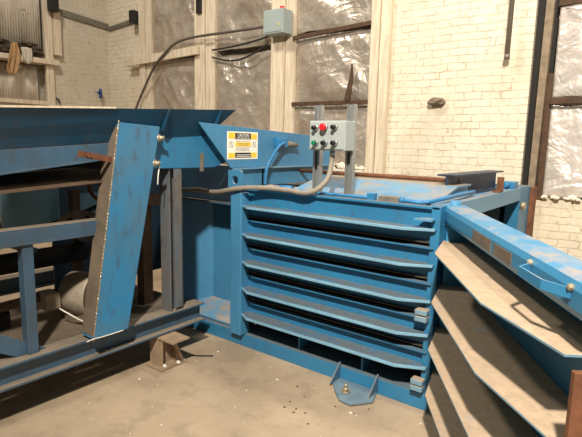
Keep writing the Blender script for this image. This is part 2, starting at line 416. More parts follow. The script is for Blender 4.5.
def rag(outline, ztop, mat, label, seed):
    """a limp cloth: rows of (z, y_left, y_right), folded in depth, solid"""
    m = MB(); rows = []; n = 12; xr = XW + .16
    for k, (z, a, b) in enumerate(outline):
        rows.append([m.bm.verts.new((xr + .03 * math.sin(i * 1.3 + seed) * (.4 + k * .15) + .02 * noise.noise(V((i * .5, k * .7, seed))), a + (b - a) * i / n, z + .02 * noise.noise(V((i * .4, k, seed + 3))))) for i in range(n + 1)])
    for r0, r1 in zip(rows, rows[1:]):
        for i in range(n):
            f = m.bm.faces.new([r0[i], r0[i+1], r1[i+1], r1[i]]); f.smooth = True
    o = m.build('hanging_rag', mat); sd = o.modifiers.new('thick', 'SOLIDIFY'); sd.thickness = .02; sd.offset = 0
    su = o.modifiers.new('sub', 'SUBSURF'); su.levels = 1; su.render_levels = 1
    return tag(o, label, 'rag')
rag([(3.02, 3.74, 3.79), (2.94, 3.70, 3.83), (2.86, 3.68, 3.86), (2.76, 3.66, 3.84), (2.66, 3.63, 3.82), (2.58, 3.62, 3.79), (2.52, 3.65, 3.74)], 0, 'cloth_tan', 'long tan rag hanging from the left ledge', 1)
rag([(2.97, 3.86, 4.03), (2.90, 3.87, 4.03), (2.82, 3.88, 4.02), (2.76, 3.90, 4.00), (2.71, 3.94, 3.97)], 0, 'cloth_white', 'short dirty white rag hanging from the left ledge', 4)
tag(MB().bar((XW + .02, 4.50, 3.66), (XW + .02, YW - .01, 3.575), .03, .10).build('wall_strip', M['steel'], bevel=.003), 'grey strip sloping along the left brick wall', 'strip')
tag(MB().bar((-8.45, YW - .02, 3.53), (-7.56, YW - .02, 3.59), .03, .07).build('wall_strip', M['steel'], bevel=.003), 'short grey strip on the back wall beside the corner', 'strip')
tag(MB().box(XW + .10, XW + .22, 4.34, 4.48, 3.60, 3.80).build('anchor_block', 'black', bevel=.006), 'black block on the left wall post', 'block')
tag(MB().box(-7.57, -7.46, 5.30, 5.50, 3.50, 3.70).build('anchor_block', 'black', bevel=.006), 'black block on the back wall left of the first post', 'block')
tag(MB().box(-5.98, -5.88, 5.36, 5.40, 3.46, 3.66).build('anchor_block', 'black', bevel=.006), 'dark plate high on the second wall post', 'block')
m = MB(); m.cyl((XW + .10, 5.245, 2.36), (XW + .10, 5.245, 2.45), .03, .025); m.cyl((XW + .10, 5.245, 2.28), (XW + .10, 5.245, 2.36), .018, .032); m.bar((XW, 5.245, 2.40), (XW + .09, 5.245, 2.40), .02, .02)
tag(m.build('hose_nozzle', 'nozzle'), 'small deep blue nozzle fixed to the left brick wall', 'nozzle')
m = MB(); m.tube([(XW + .03, 4.46 + .055 * math.cos(a), 2.17 + .055 * math.sin(a)) for a in [i * .45 - .6 for i in range(10)]], .012)
tag(m.build('wall_hook', 'darksteel'), 'dark curved hook on the left brick wall', 'hook')

# junction box, conduit, wall pipe, stub
jb = thing('junction_box', 'grey junction box mounted on the post right of the creased foil', 'junction box', (-4.33, 5.3, 2.96))
m = MB().box(-4.50, -4.17, 5.20, 5.40, 2.97, 3.27); m.build('enclosure', 'boxgrey', jb, bevel=.006)
MB().box(-4.48, -4.19, 5.192, 5.199, 2.99, 3.25).build('cover', 'boxgrey', jb, bevel=.003)
lab(MB().cyl((-4.235, 5.191, 3.075), (-4.235, 5.188, 3.075), .012).build('sticker', 'yellow', jb), 'yellow dot sticker')
lab(MB().cyl((-4.25, 5.28, 3.271), (-4.25, 5.28, 3.31), .03).build('conduit_cap', 'red', jb), 'red cap on top')
tag(MB().tube([(-7.50, 5.33, 2.05), (-7.30, 5.33, 2.33), (-6.93, 5.31, 2.74), (-6.66, 5.31, 2.93), (-6.45, 5.31, 3.04), (-6.25, 5.31, 3.09), (-5.9, 5.31, 3.11), (-5.2, 5.31, 3.105), (-4.505, 5.31, 3.10)], .019, 12).build('wall_conduit', 'darkpipe'), 'dark bent conduit running up the wall to the junction box', 'conduit')
m = MB(); m.cyl((-1.46, 5.40, 2.50), (-1.44, 5.40, 5.0), .024, None, 14); m.cyl((-1.46, 5.40, 2.455), (-1.46, 5.40, 2.50), .028, None, 14)
tag(m.build('hanging_pipe', 'pipegrey'), 'grey pipe hanging down the right brick wall', 'pipe')
m = MB(); m.blob((-2.19, 5.47, 2.065), .09, .07, .045, .5, 4, 3)
tag(m.build('wall_stub', 'motor'), 'rough brown stub sticking out of the right brick wall', 'stub')

# ------------------------------------------------------------------ baler
B = thing('baler', 'long blue steel baler with ribbed side and hopper, standing before the brick wall', 'baler', (-1.9, 3.9, 0))
XL, XR, YF = -2.62, -1.04, 2.79
ribz = [1.12, .907, .694, .485, .28]
# side wall panels between the wire slots
m = MB()
tops = [1.225] + [z - .113 for z in ribz[:-1]]
for i, z in enumerate(ribz):
    m.box(XL, XR, YF, YF + .02, z - (.085 if i < 4 else .03), tops[i])
m.build('side_wall', 'blue', B)
MB().prism([(XL, YF - .03, 1.228), (XR, YF - .03, 1.228), (XR, YF + .02, 1.228), (XL, YF + .02, 1.228)], (0, 0, .016)).build('top_flange', 'blue', B, bevel=.003)
for z in ribz:
    rb = MB().prism([(XL + .09, YF, z - .012), (XL + .09, 2.71, z - .012), (-2.43, 2.655, z - .012), (-1.22, 2.655, z - .012), (-1.05, 2.735, z - .012), (-1.05, YF, z - .012)], (0, 0, .012)).build('rib', 'blue', B, bevel=.002)
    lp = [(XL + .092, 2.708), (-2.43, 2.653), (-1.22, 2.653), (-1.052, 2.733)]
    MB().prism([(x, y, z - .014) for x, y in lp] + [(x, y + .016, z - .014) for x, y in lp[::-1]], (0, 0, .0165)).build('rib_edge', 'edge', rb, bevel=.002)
for z in ribz[:-1]:
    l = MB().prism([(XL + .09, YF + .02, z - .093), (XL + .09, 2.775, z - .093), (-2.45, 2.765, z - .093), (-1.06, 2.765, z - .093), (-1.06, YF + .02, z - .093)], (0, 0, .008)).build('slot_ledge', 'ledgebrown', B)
    MB().prism([(XL + .09, YF + .02, z - .121), (XL + .09, 2.765, z - .121), (-2.45, 2.742, z - .121), (-1.06, 2.742, z - .121), (-1.06, YF + .02, z - .121)], (0, 0, .008)).build('slot_ledge', 'blue', B)
MB().box(-2.635, -2.525, 2.695, 2.80, .103, 1.212).build('corner_post', 'blue_clean', B, bevel=.008)
MB().box(-1.09, -1.035, 2.76, 2.87, 0, 1.25).build('corner_post', 'blue', B, bevel=.005)
MB().prism([(-3.3, 2.752, 0), (-3.3, 2.752, .102), (-3.3, 2.96, .102), (-3.3, 2.96, .092), (-3.3, 2.762, .092), (-3.3, 2.762, 0)], (2.27, 0, 0)).build('base_channel', 'blue', B, bevel=.002)
for x in (-2.03, -1.51): MB().box(x - .006, x + .006, 2.79, 2.90, .102, .268).build('gusset', 'blue', B)
MB().box(-2.6, -1.04, 2.965, 2.98, 0, .268).build('opening_shade', 'grime_and_shade', B)  # near-black plate paints the shade inside the base openings
# chamber behind the slots, its shade painted by a near-black sheet
m = MB(); m.box(-2.6, -1.1, 2.86, 2.87, .30, 1.20); m.build('slot_shade', 'grime_and_shade', B)
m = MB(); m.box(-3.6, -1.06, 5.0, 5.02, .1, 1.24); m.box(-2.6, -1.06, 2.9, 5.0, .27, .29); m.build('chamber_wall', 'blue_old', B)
# anchor plate
ap = MB().prism([(-1.72, 2.752, .006), (-1.60, 2.60, .006), (-1.51, 2.51, .006), (-1.42, 2.50, .006), (-1.33, 2.62, .006), (-1.37, 2.752, .006)], (0, 0, .014)).build('anchor_plate', 'anchor', B, bevel=.002)
for x in (-1.66, -1.375): MB().prism([(x, 2.752, .021), (x, 2.63, .021), (x, 2.752, .135)], (.01, 0, 0)).build('gusset', 'blue_old', ap)
bo = MB(); bo.cyl((-1.52, 2.61, .021), (-1.52, 2.61, .03), .032, None, 16); bo.cyl((-1.52, 2.61, .031), (-1.52, 2.61, .053), .02, None, 6); bo.cyl((-1.52, 2.61, .053), (-1.52, 2.61, .075), .01, None, 10)
bo.build('bolt', 'boltm', ap)
# lifting lug
m = MB(); pts = []; bm = m.bm
x0, x1, z0, z1, cx, cz, r = -2.676, -2.54, 1.212, 1.378, -2.606, 1.303, .032
n = 24; outer = []; inner = []
for i in range(n):
    a = 2 * PI * i / n; dx, dz = math.cos(a), math.sin(a)
    k = min(((x1 - cx) if dx > 0 else (cx - x0)) / max(abs(dx), 1e-6), ((z1 - cz) if dz > 0 else (cz - z0)) / max(abs(dz), 1e-6))
    outer.append((cx + dx * k, cz + dz * k)); inner.append((cx + dx * r, cz + dz * r))
lay = {}
for nm, L in (('o', outer), ('i', inner)):
    for y in (2.712, 2.732): lay[nm, y] = [bm.verts.new((x, y, z)) for x, z in L]
for i in range(n):
    j = (i + 1) % n
    bm.faces.new([lay['o', 2.712][i], lay['o', 2.712][j], lay['i', 2.712][j], lay['i', 2.712][i]])
    bm.faces.new([lay['o', 2.732][i], lay['i', 2.732][i], lay['i', 2.732][j], lay['o', 2.732][j]])
    bm.faces.new([lay['o', 2.712][i], lay['o', 2.732][i], lay['o', 2.732][j], lay['o', 2.712][j]])
    bm.faces.new([lay['i', 2.712][i], lay['i', 2.712][j], lay['i', 2.732][j], lay['i', 2.732][i]])
m.build('lifting_lug', 'blue_clean', B)
# roof
MB().box(-2.75, -1.17, 2.81, 2.95, 1.222, 1.238).build('roof_strip', 'dusty_flat', B)
m = MB(); m.prism([(-2.28, 2.975, 1.235), (-2.28, 3.36, 1.325), (-2.28, 3.36, 1.313), (-2.28, 2.975, 1.222)], (1.13, 0, 0)); m.box(-2.28, -1.17, 3.60, 3.62, 1.2, 1.313)
m.build('roof_plate', 'dusty_top', B)
MB().box(-2.28, -1.15, 3.36, 3.62, 1.313, 1.325).build('roof_strip', 'dusty_flat', B)
MB().box(-3.6, -1.17, 3.62, 5.0, 1.19, 1.21).build('roof_deck', 'blue_old', B)
MB().prism([(-1.172, 2.975, 1.222), (-1.172, 3.60, 1.222), (-1.172, 3.60, 1.312), (-1.172, 3.36, 1.312)], (.008, 0, 0)).build('roof_cheek', 'dusty_top', B)
# end frame
MB().box(-1.17, -1.05, 2.87, 4.66, 1.13, 1.245).build('end_beam', 'dusty_top', B, bevel=.003)
MB().box(-1.17, -1.05, 4.66, 5.02, 0, 1.245).build('end_post', 'blue', B, bevel=.004)
lab(MB().box(-1.16, -1.02, 5.02, 5.16, 0, 1.225).build('end_flange', 'rust', B, bevel=.003), 'rusty outer flange')
m = MB(); m.cyl((-1.05, 4.70, 1.085), (-1.01, 4.70, 1.085), .03, None, 12); m.build('hinge_pin', 'boltm', B)
MB().prism([(-1.2, 4.60, .3), (-1.2, 4.60, 1.12), (-1.9, 4.9, 1.12), (-1.9, 4.9, .3)], (0, .02, 0)).build('deflector', 'blue_old', B)
# hopper
HX = -2.64
MB().prism([(HX, 2.385, 1.716), (HX, 4.09, 1.638), (HX, 4.04, 1.37), (HX, 3.6, 1.388), (HX, 2.705, 1.390)], (-.012, 0, 0)).build('hopper_side', 'blue_clean', B, bevel=.002)
MB().prism([(-3.72, 2.95, 1.70), (-3.72, 4.09, 1.638), (-3.72, 4.04, 1.37), (-3.72, 2.95, 1.39)], (-.012, 0, 0)).build('hopper_side', 'blue_clean', B)
MB().box(-3.715, HX - .014, 4.04, 4.052, 1.38, 1.636).build('hopper_back', 'blue_clean', B)
MB().box(HX, HX + .03, 2.72, 4.03, 1.378, 1.388).build('hopper_flange', 'dusty_top', B)
MB().prism([(HX, 2.812, 1.24), (HX, 4.03, 1.24), (HX, 4.03, 1.377), (HX, 2.80, 1.377)], (-.012, 0, 0)).build('hopper_skirt', 'blue_clean', B)
# warning sign on the hopper side
sy0, sy1, sz0, sz1 = 2.662, 3.003, 1.455, 1.661
Yu = lambda u: sy0 + (sy1 - sy0) * u
Zz = lambda v: sz1 - (sz1 - sz0) * v
def sq(m, u0, u1, v0, v1, d): return m.box(HX + d - .001, HX + d, Yu(u0), Yu(u1), Zz(v1), Zz(v0))
sg = sq(MB(), 0, 1, 0, 1, .0015).build('warning_sign', 'white', B)
lab(sg, 'white and yellow warning sign')
for r in ((.04, .24, .04, .25), (.77, .96, .07, .26), (.04, .24, .77, .95), (.77, .96, .76, .94), (.25, .76, .38, .53)): sq(MB(), *r, .003).build('yellow_block', 'yellow', sg)
for r in ((.25, .76, .05, .27), (.25, .76, .76, .94)): sq(MB(), *r, .003).build('black_banner', 'signblack', sg)
def printrow(name, mat, v, a, b, h, d):
    m = MB(); u = a; k = 0
    while u < b - .01:
        w = random.uniform(.02, .07); sq(m, u, min(u + w, b), v, v + h, d); u += w + .012
    return m.build(name, mat, sg)
for v, a, b in ((.33, .28, .74), (.575, .28, .74), (.62, .25, .72), (.68, .26, .74)): printrow('small_print', 'signgrey', v, a, b, .018, .003)
for v, a, b in ((.42, .31, .70), (.47, .36, .64)): printrow('small_print', 'signgrey', v, a, b, .018, .0045)
for v in (.215, .83, .885): printrow('white_print', 'white', v, .29, .73, .024, .0045)
for u in (.13, .87):
    m = MB(); c = V((HX + .003, Yu(u), Zz(.46)))
    m.tube([c + V((0, math.cos(a) * .02, math.sin(a) * .022)) for a in [i * 2 * PI / 20 for i in range(21)]], .0012, 6, 1, False)
    m.bar(c + V((0, -.012, .016)), c + V((0, .012, -.016)), .002, .004, (1, 0, 0))
    m.build('pictogram', 'signgrey', sg)
def text(s, size, loc, mat, parent, name='lettering', w=None):
    cu = bpy.data.curves.new(name, 'FONT'); cu.body = s; cu.size = size; cu.align_x = 'CENTER'; cu.extrude = .0004; cu.resolution_u = 2
    o = bpy.data.objects.new('tmp', cu); C.objects.link(o)
    dg = bpy.context.evaluated_depsgraph_get(); me = bpy.data.meshes.new_from_object(o.evaluated_get(dg))
    bpy.data.objects.remove(o)
    xs = [v.co.x for v in me.vertices]; k = (w / (max(xs) - min(xs))) if w else 1
    org = V((0, 0, 0)); p = parent
    while p is not None: org += p.location; p = p.parent
    for v in me.vertices: v.co = V((loc[0] + v.co.z, loc[1] + v.co.x * k, loc[2] + v.co.y)) - org
    me.materials.clear(); me.materials.append(M[mat]); me.name = name
    t = bpy.data.objects.new(name, me); C.objects.link(t); t.parent = parent
    return t
text('CAUTION', .034, (HX + .0038, Yu(.505), Zz(.185)), 'white', sg, w=.125)
# limit switch and its blue cable on the hopper
ls = MB().box(HX + .001, HX + .05, 3.21, 3.33, 1.545, 1.625).build('limit_switch', 'bluetube', B, bevel=.006)
MB().cyl((HX + .035, 3.33, 1.578), (HX + .04, 3.46, 1.565), .024, .02).build('plunger', 'steel', ls)
MB().tube([(HX + .055, 3.27, 1.585), (HX + .07, 3.18, 1.55), (HX + .07, 3.10, 1.47), (HX + .06, 3.05, 1.38), (HX + .06, 3.03, 1.245)], .012).build('cable', 'bluetube', ls)
# throat wall left of the ribbed side
m = MB()
m.prism([(-3.40, 2.80, .14), (-3.16, 3.02, .20), (-3.16, 3.02, 1.06), (-3.40, 2.80, 1.10)], (-.01, .014, 0))
m.prism([(-3.16, 3.02, .20), (-2.62, 3.02, .20), (-2.62, 3.02, 1.06), (-3.16, 3.02, 1.06)], (0, .014, 0))
m.build('throat_wall', 'blue_clean', B)
lab(MB().prism([(-3.18, 3.015, .215), (-2.62, 3.015, .215), (-2.62, 2.80, .12), (-3.40, 2.79, .13)], (0, 0, -.012)).build('throat_floor', M['dusty_top'], B), 'dust covered sloping floor plate')
MB().prism([(-3.44, 2.76, 1.10), (-2.62, 2.76, 1.10), (-2.62, 3.02, 1.06), (-3.44, 3.02, 1.06)], (0, 0, .014)).build('throat_roof', 'blue_old', B)
MB().box(-3.9, -2.64, 3.06, 3.08, .1, 1.38).build('throat_back', 'blue_old', B)
MB().box(-3.6, -2.64, 2.97, 3.05, .09, .105).build('throat_sill', 'blue_old', B)
for z in (.625, .585, .19, .15):
    MB().box(-1.13, -1.055, 2.70, 2.758, z - .018, z + .014).build('hinge_lug', 'door_rib', B, bevel=.004)
MB().prism([(-1.17, 2.70, 1.165), (-1.06, 2.70, 1.165), (-1.06, 2.788, 1.165), (-1.12, 2.788, 1.165)], (0, 0, .012)).build('hinge_lug', 'dusty_top', B)

# ---- door, hinged open
P0 = V((-1.05, 2.85, 0)); A = math.radians(33)
dv = V((math.sin(A), -math.cos(A), 0)); nv = V((-math.cos(A), -math.sin(A), 0))
D = lambda s, o, z: P0 + dv * s + nv * o + V((0, 0, z))
def dbox(m, s0, s1, o0, o1, z0, z1):
    return m.hexa([D(s0, o0, z0), D(s1, o0, z0), D(s1, o1, z0), D(s0, o1, z0), D(s0, o0, z1), D(s1, o0, z1), D(s1, o1, z1), D(s0, o1, z1)])
L = 1.705
door = dbox(MB(), .02, L - .02, -.155, -.145, .10, 1.14).build('door', 'blue_door', B)
lab(door, 'heavy ribbed door swung open to the right')
dbox(MB(), -.06, L, -.155, 0, 1.135, 1.25).build('top_beam', 'blue_door', door, bevel=.032)
dbox(MB(), 0, L, -.145, -.02, .07, .17).build('bottom_beam', 'blue_door', door, bevel=.01)
dbox(MB(), 0, .05, -.144, -.012, .17, 1.134).build('hinge_post', 'blue_door', door, bevel=.008)
lab(dbox(MB(), L - .022, L, -.144, .03, .10, 1.03).build('end_plate', 'rust', door, bevel=.003), 'rusty end plate')
for z in (1.045, .78, .52, .26):
    MB().prism([D(a, b, z - .009) for a, b in ((.03, -.144), (.03, 0), (.385, .12), (1.19, .12), (1.62, .02), (1.62, -.144))], (0, 0, .009)).build('rib', 'door_rib', door, bevel=.0015)
hp = [(1.295, .004), (1.345, .055), (1.50, .048), (1.58, .004)]
m = MB()
for (a, b), (c, d) in zip(hp, hp[1:]): m.bar(D(a, b, 1.205), D(c, d, 1.205), .006, .030)
m.build('handle', 'blue_door', door)
for q in (1.295, 1.58): MB().blob(D(q, .004, 1.222), .011, .011, .012, .3, 2, 2).build('weld', 'boltm', door)
m = MB(); dbox(m, .62, .88, .0005, .003, 1.165, 1.215); dbox(m, .92, 1.12, .0005, .003, 1.165, 1.212); m.build('tape_residue', 'motor', door)
m = MB(); m.cyl(D(-.03, -.07, 1.13), D(-.03, -.07, 1.275), .03); m.build('hinge_pin', 'blue_door', door)

# ------------------------------------------------------------------ things on top of the baler
m = MB().ibeam((-1.24, 3.36, 1.322), (-1.19, 4.36, 1.322), .13, .150, .012, .012)
tag(m.build('steel_beam_offcut', 'darksteel', bevel=.002), 'short dark steel beam offcut lying on the baler end frame', 'steel beam')
m = MB(); m.prism([(-1.10, 3.98, 1.247), (-1.10, 4.10, 1.247), (-1.10, 4.10, 1.259), (-1.10, 3.98, 1.259)], (.05, 0, 0)); m.prism([(-1.10, 4.09, 1.259), (-1.10, 4.10, 1.259), (-1.10, 4.10, 1.36), (-1.10, 4.09, 1.36)], (.05, 0, 0))
tag(m.build('angle_bracket', 'rust'), 'small rusty angle bracket beside the dark beam offcut', 'bracket')
m = MB(); m.box(-1.16, -1.06, 4.46, 4.60, 1.246, 1.30); m.cyl((-1.11, 4.38, 1.275), (-1.11, 4.46, 1.275), .018); 
tag(m.build('valve_block', 'bluetube', bevel=.004), 'small blue valve block at the far end of the end frame', 'valve')
m = MB(); m.cyl((-2.72, 3.57, 1.345), (-1.22, 3.57, 1.345), .016, None, 12); m.cyl((-2.76, 3.57, 1.345), (-2.72, 3.57, 1.345), .026, None, 12)
tag(m.build('rusty_pipe', 'rust'), 'long thin rusty pipe lying across the baler roof', 'pipe')
hl = thing('hydraulic_line', 'blue hydraulic tube with grey fitting along the baler top edge', 'hydraulic line', (-1.6, 2.84, 1.238))
MB().tube([(-2.12, 2.83, 1.252), (-1.8, 2.83, 1.252), (-1.52, 2.83, 1.252)], .011).build('tube', 'bluetube', hl)
MB().box(-1.54, -1.49, 2.805, 2.855, 1.239, 1.285).build('nut', 'bluetube', hl, bevel=.004)
MB().box(-1.46, -1.32, 2.805, 2.86, 1.239, 1.275).build('fitting', 'steel', hl, bevel=.004)
MB().tube([(-1.32, 2.83, 1.256), (-1.26, 2.83, 1.256), (-1.20, 2.84, 1.252), (-1.14, 2.87, 1.262), (-1.10, 3.0, 1.275), (-1.10, 3.3, 1.28), (-1.12, 3.6, 1.275)], .013).build('tube', 'bluetube', hl)
MB().cyl((-1.325, 2.83, 1.256), (-1.295, 2.83, 1.256), .02, None, 6).build('nut', 'bluetube', hl)
hv = thing('solenoid_valve', 'small blue valve lying on the baler top left of the control struts', 'valve', (-2.2, 2.84, 1.238))
MB().cyl((-2.27, 2.84, 1.262), (-2.16, 2.84, 1.262), .022, None, 14).build('body', 'bluetube', hv)
MB().cyl((-2.33, 2.84, 1.262), (-2.27, 2.84, 1.262), .013, None, 12).build('stem', 'bluetube', hv)

cs = thing('control_station', 'grey push button control box on two steel strut posts', 'control box', (-1.88, 2.93, 1.238))
st = []
for x in (-2.02, -1.755):
    m = MB(); y = 2.945
    m.prism([(x - .028, y - .02, 1.239), (x - .028, y + .022, 1.239), (x + .028, y + .022, 1.239), (x + .028, y - .02, 1.239), (x + .012, y - .02, 1.239), (x + .012, y - .016, 1.239), (x + .024, y - .016, 1.239), (x + .024, y + .018, 1.239), (x - .024, y + .018, 1.239), (x - .024, y - .016, 1.239), (x - .012, y - .016, 1.239), (x - .012, y - .02, 1.239)], (0, 0, .612))
    m.build('strut', 'zinc', cs)
en = MB().box(-1.995, -1.712, 2.80, 2.922, 1.543, 1.738).build('enclosure', 'panelgrey', cs, bevel=.006)
MB().box(-1.985, -1.722, 2.793, 2.799, 1.552, 1.729).build('cover', 'panelgrey', en, bevel=.003)
for i, (x, z) in enumerate([(-1.936, 1.69), (-1.862, 1.695), (-1.785, 1.695), (-1.932, 1.592), (-1.859, 1.593), (-1.782, 1.594)]):
    mt = ['blackp', 'red', 'blackp', 'green', 'blackp', 'blackp'][i]
    b = MB().lathe((x, 2.793, z), (0, -1, 0), [(0, .021), (.012, .021), (.016, .018)]).build('push_button', 'zinc', cs)
    r = .024 if mt == 'red' else .015
    lab(MB().lathe((x, 2.777, z), (0, -1, 0), [(0, .012), (.012, .013), (.014, r), (.026, r), (.03, r * .75)]).build('button_cap', mt, b), {'red': 'red mushroom button cap', 'green': 'green button cap', 'blackp': 'black button cap'}[mt])
MB().cyl((-1.845, 2.86, 1.508), (-1.845, 2.86, 1.543), .018).build('gland', 'zinc', cs)
m = MB().tube([(-1.845, 2.86, 1.515), (-1.845, 2.85, 1.45), (-1.835, 2.80, 1.36), (-1.88, 2.74, 1.285), (-1.97, 2.725, 1.256), (-2.10, 2.73, 1.262), (-2.28, 2.725, 1.265), (-2.45, 2.695, 1.258), (-2.57, 2.675, 1.242), (-2.66, 2.675, 1.222), (-2.78, 2.70, 1.20), (-2.92, 2.74, 1.19), (-3.05, 2.745, 1.195), (-3.20, 2.76, 1.18), (-3.40, 2.85, 1.16)], .018, 12, 8)
tag(m.build('flexible_conduit', 'conduit'), 'grey beige flexible conduit looping from control box along the baler top', 'conduit')

# ------------------------------------------------------------------ machine frame on the left
F = thing('machine_frame', 'dull blue steel base frame with rail and uprights at left', 'steel frame', (-3.3, 1.0, 0))
MB().ibeam((-2.78, -.9, .308), (-2.78, 2.51, .308), .12, .14, .014, .012).build('base_beam', 'blue_old', F, bevel=.002)
MB().ibeam((-4.5, -.9, .308), (-4.5, 2.51, .308), .12, .14, .014, .012).build('base_beam', 'blue_old', F)
for y in (-.6, .4, 1.4, 2.4): MB().box(-4.43, -2.845, y - .04, y + .04, .245, .365).build('cross_member', 'blue_old', F)
lab(MB().box(-3.75, -2.85, .95, 2.45, .366, .376).build('deck_plate', 'motor', F), 'brown dust covered deck plate')
m = MB(); m.box(-2.84, -2.75, -.9, 1.88, 1.088, 1.10); m.box(-2.762, -2.75, -.9, 1.88, 1.02, 1.088); m.box(-2.84, -2.75, -.9, 1.88, 1.008, 1.02)
m.build('rail', 'blue_old', F, bevel=.002)
m = MB(); m.box(-2.83, -2.765, 1.225, 1.285, .379, 1.007); m.build('upright', 'blue_old', F, bevel=.004)
MB().box(-3.6, -3.54, 1.95, 2.01, .377, 1.2).build('upright', 'brownsteel', F)
MB().box(-4.3, -4.22, .9, .98, .377, 1.3).build('upright', 'blue_old', F); MB().box(-4.3, -4.22, 2.3, 2.38, .377, 1.4).build('upright', 'blue_old', F)
MB().prism([(-2.80, .35, .87), (-2.80, .35, 1.005), (-2.80, 1.34, .380), (-2.80, 1.17, .380)], (.012, 0, 0)).build('brace', 'blue_old', F, bevel=.002)
m = MB(); m.ibeam((-2.79, 2.262, .379), (-2.79, 2.262, 1.405), .10, .115, .012, .01, up=(0, 1, 0)); m.build('upright', 'blue_rusty', F, bevel=.002)
MB().box(-2.733, -2.727, 2.238, 2.30, .40, 1.40).build('face_strip', 'blue_rusty', F)
m = MB(); m.box(-3.02, -3.01, 2.19, 2.26, .377, 1.20); m.box(-3.09, -3.01, 2.18, 2.19, .377, 1.20); m.box(-3.06, -2.96, 2.20, 2.30, 1.12, 1.20); m.build('angle_post', 'brownsteel', F)
MB().box(-3.78, -3.765, 1.9, 3.05, .38, 1.40).build('back_panel', 'blue_old', F)
for z in (.86,): MB().box(-4.3, -3.3, 1.50, 1.56, z - .03, z).build('cross_bar', 'blue_old', F); MB().box(-4.3, -3.3, 1.96, 2.02, .83, .86).build('cross_bar', 'blue_old', F)
MB().box(-4.3, -3.3, 2.26, 2.32, .83, .86).build('cross_bar', 'blue_old', F)
ft = MB().prism([(-2.83, 2.05, .004), (-2.66, 2.05, .004), (-2.66, 2.28, .004), (-2.83, 2.28, .004)], (0, 0, .012)).build('foot', 'footsteel', F)
MB().ibeam((-2.755, 2.15, .017), (-2.755, 2.15, .232), .13, .14, .012, .012, up=(0, 1, 0)).build('stub_column', 'footsteel', ft)
MB().box(-2.72, -2.56, 2.07, 2.22, .222, .234).build('cap_plate', 'footsteel', ft)
MB().prism([(-2.64, 2.13, .20), (-2.60, 2.13, .20), (-2.66, 2.24, .02), (-2.69, 2.24, .02)], (0, .012, 0)).build('gusset', 'footsteel', ft)
for q in ((-2.685, 2.10, .04), (-2.66, 2.20, .035)):
    m = MB()
    m.blob((q[0], q[1], .024), .016, .012, .012, .6, 3, 2); lab(m.build('white_lump', 'cap_white', ft), 'white lump at the foot of the column')  # small white lump low on the stub column
m = MB(); 
pts = [(-2.97, 1.52 + .15 * (1 - math.cos(a)), 1.06 + .075 * math.sin(a)) for a in [i * PI / 12 for i in range(13)]]
pts = [(-2.97, 1.49, 1.02)] + pts + [(-2.97, 1.84, 1.02)]
m.prism(pts, (.01, 0, 0)); br = m.build('bracket_plate', 'motor', F)
m = MB()
for y in (1.61, 1.72): MB().cyl((-2.959, y, 1.075), (-2.955, y, 1.075), .022).build('bolt_hole', 'black', br)

em = thing('electric_motor', 'dusty brown electric motor on the deck beside the blue guard', 'motor', (-3.05, 1.78, .377))
ax = V((.55, .25, 0)).normalized(); c0 = V((-3.22, 1.72, .54))
MB().lathe(c0, ax, [(0, .10), (.02, .145), (.20, .15), (.22, .145)]).build('housing', 'motor_shell', em)
MB().lathe(c0 + ax * .221, ax, [(0, .158), (.05, .158)]).build('belt_band', 'brownsteel', em)
MB().lathe(c0 + ax * .272, ax, [(0, .14), (.03, .135), (.06, .10), (.065, .03), (.09, .03)]).build('end_bell', 'motor_shell', em)
MB().box(-3.22, -2.98, 1.66, 1.95, .378, .40).build('base', 'motor', em)
MB().box(-3.22, -3.00, 1.70, 1.92, .401, .43).build('saddle', 'motor', em)
MB().box(-3.24, -3.10, 1.50, 1.60, .48, .59).build('terminal_box', 'motor_shell', em, bevel=.01)
MB().tube([(-3.05, 1.56, .50), (-2.98, 1.60, .46), (-2.94, 1.66, .41), (-2.93, 1.72, .385)], .005).build('lead', 'cap_white', em)
tk = thing('oil_tank', 'round blue oil tank seen below the trough at far left', 'tank', (-3.8, 1.76, .861))
MB().lathe((-3.8, 1.76, .861), (0, 0, 1), [(0, .19), (.02, .20), (.36, .20), (.38, .19)], 36).build('body', 'tank', tk)
MB().cyl((-3.75, 1.88, 1.242), (-3.75, 1.88, 1.29), .04).build('cap', 'tank', tk)
tag(MB().box(-3.95, -3.75, 2.03, 2.32, .861, 1.15).build('reservoir_box', 'tank', bevel=.015), 'square blue reservoir box behind the round oil tank', 'tank')
m = MB().tube([(-3.1, .6, 1.05), (-3.1, 1.1, 1.02), (-3.15, 1.45, 1.015), (-3.2, 1.75, 1.06), (-3.25, 2.0, 1.12), (-3.35, 2.2, 1.2)], .016); tag(m.build('hydraulic_hose', 'black'), 'upper black hose sweeping in front of the round blue tank', 'hose', 'black hydraulic hoses')
m = MB().tube([(-3.0, .6, 1.03), (-3.02, 1.1, .995), (-3.05, 1.5, .985), (-3.1, 1.9, 1.0), (-3.2, 2.3, 1.02)], .014); tag(m.build('hydraulic_hose', 'black'), 'lower black hose running just above the rail', 'hose', 'black hydraulic hoses')
m = MB().tube([(-3.3, 1.93, 1.32), (-3.28, 1.95, 1.2), (-3.2, 2.0, 1.12), (-3.15, 2.0, 1.06)], .013); tag(m.build('hydraulic_hose', 'rust'), 'brownish red hose dropping beside the blue reservoir box', 'hose')
cy = thing('hydraulic_cylinder', 'dark hydraulic cylinder lying inside the left frame', 'hydraulic cylinder', (-3.5, 1.4, .72))
MB().cyl((-3.5, .4, .74), (-3.5, 2.0, .74), .07).build('barrel', 'grime_and_shade', cy); MB().cyl((-3.5, 2.001, .74), (-3.5, 2.6, .74), .035).build('rod', 'steel', cy)
MB().cyl((-3.5, .99, .74), (-3.5, 1.06, .74), .09).build('collar', 'brownsteel', cy)
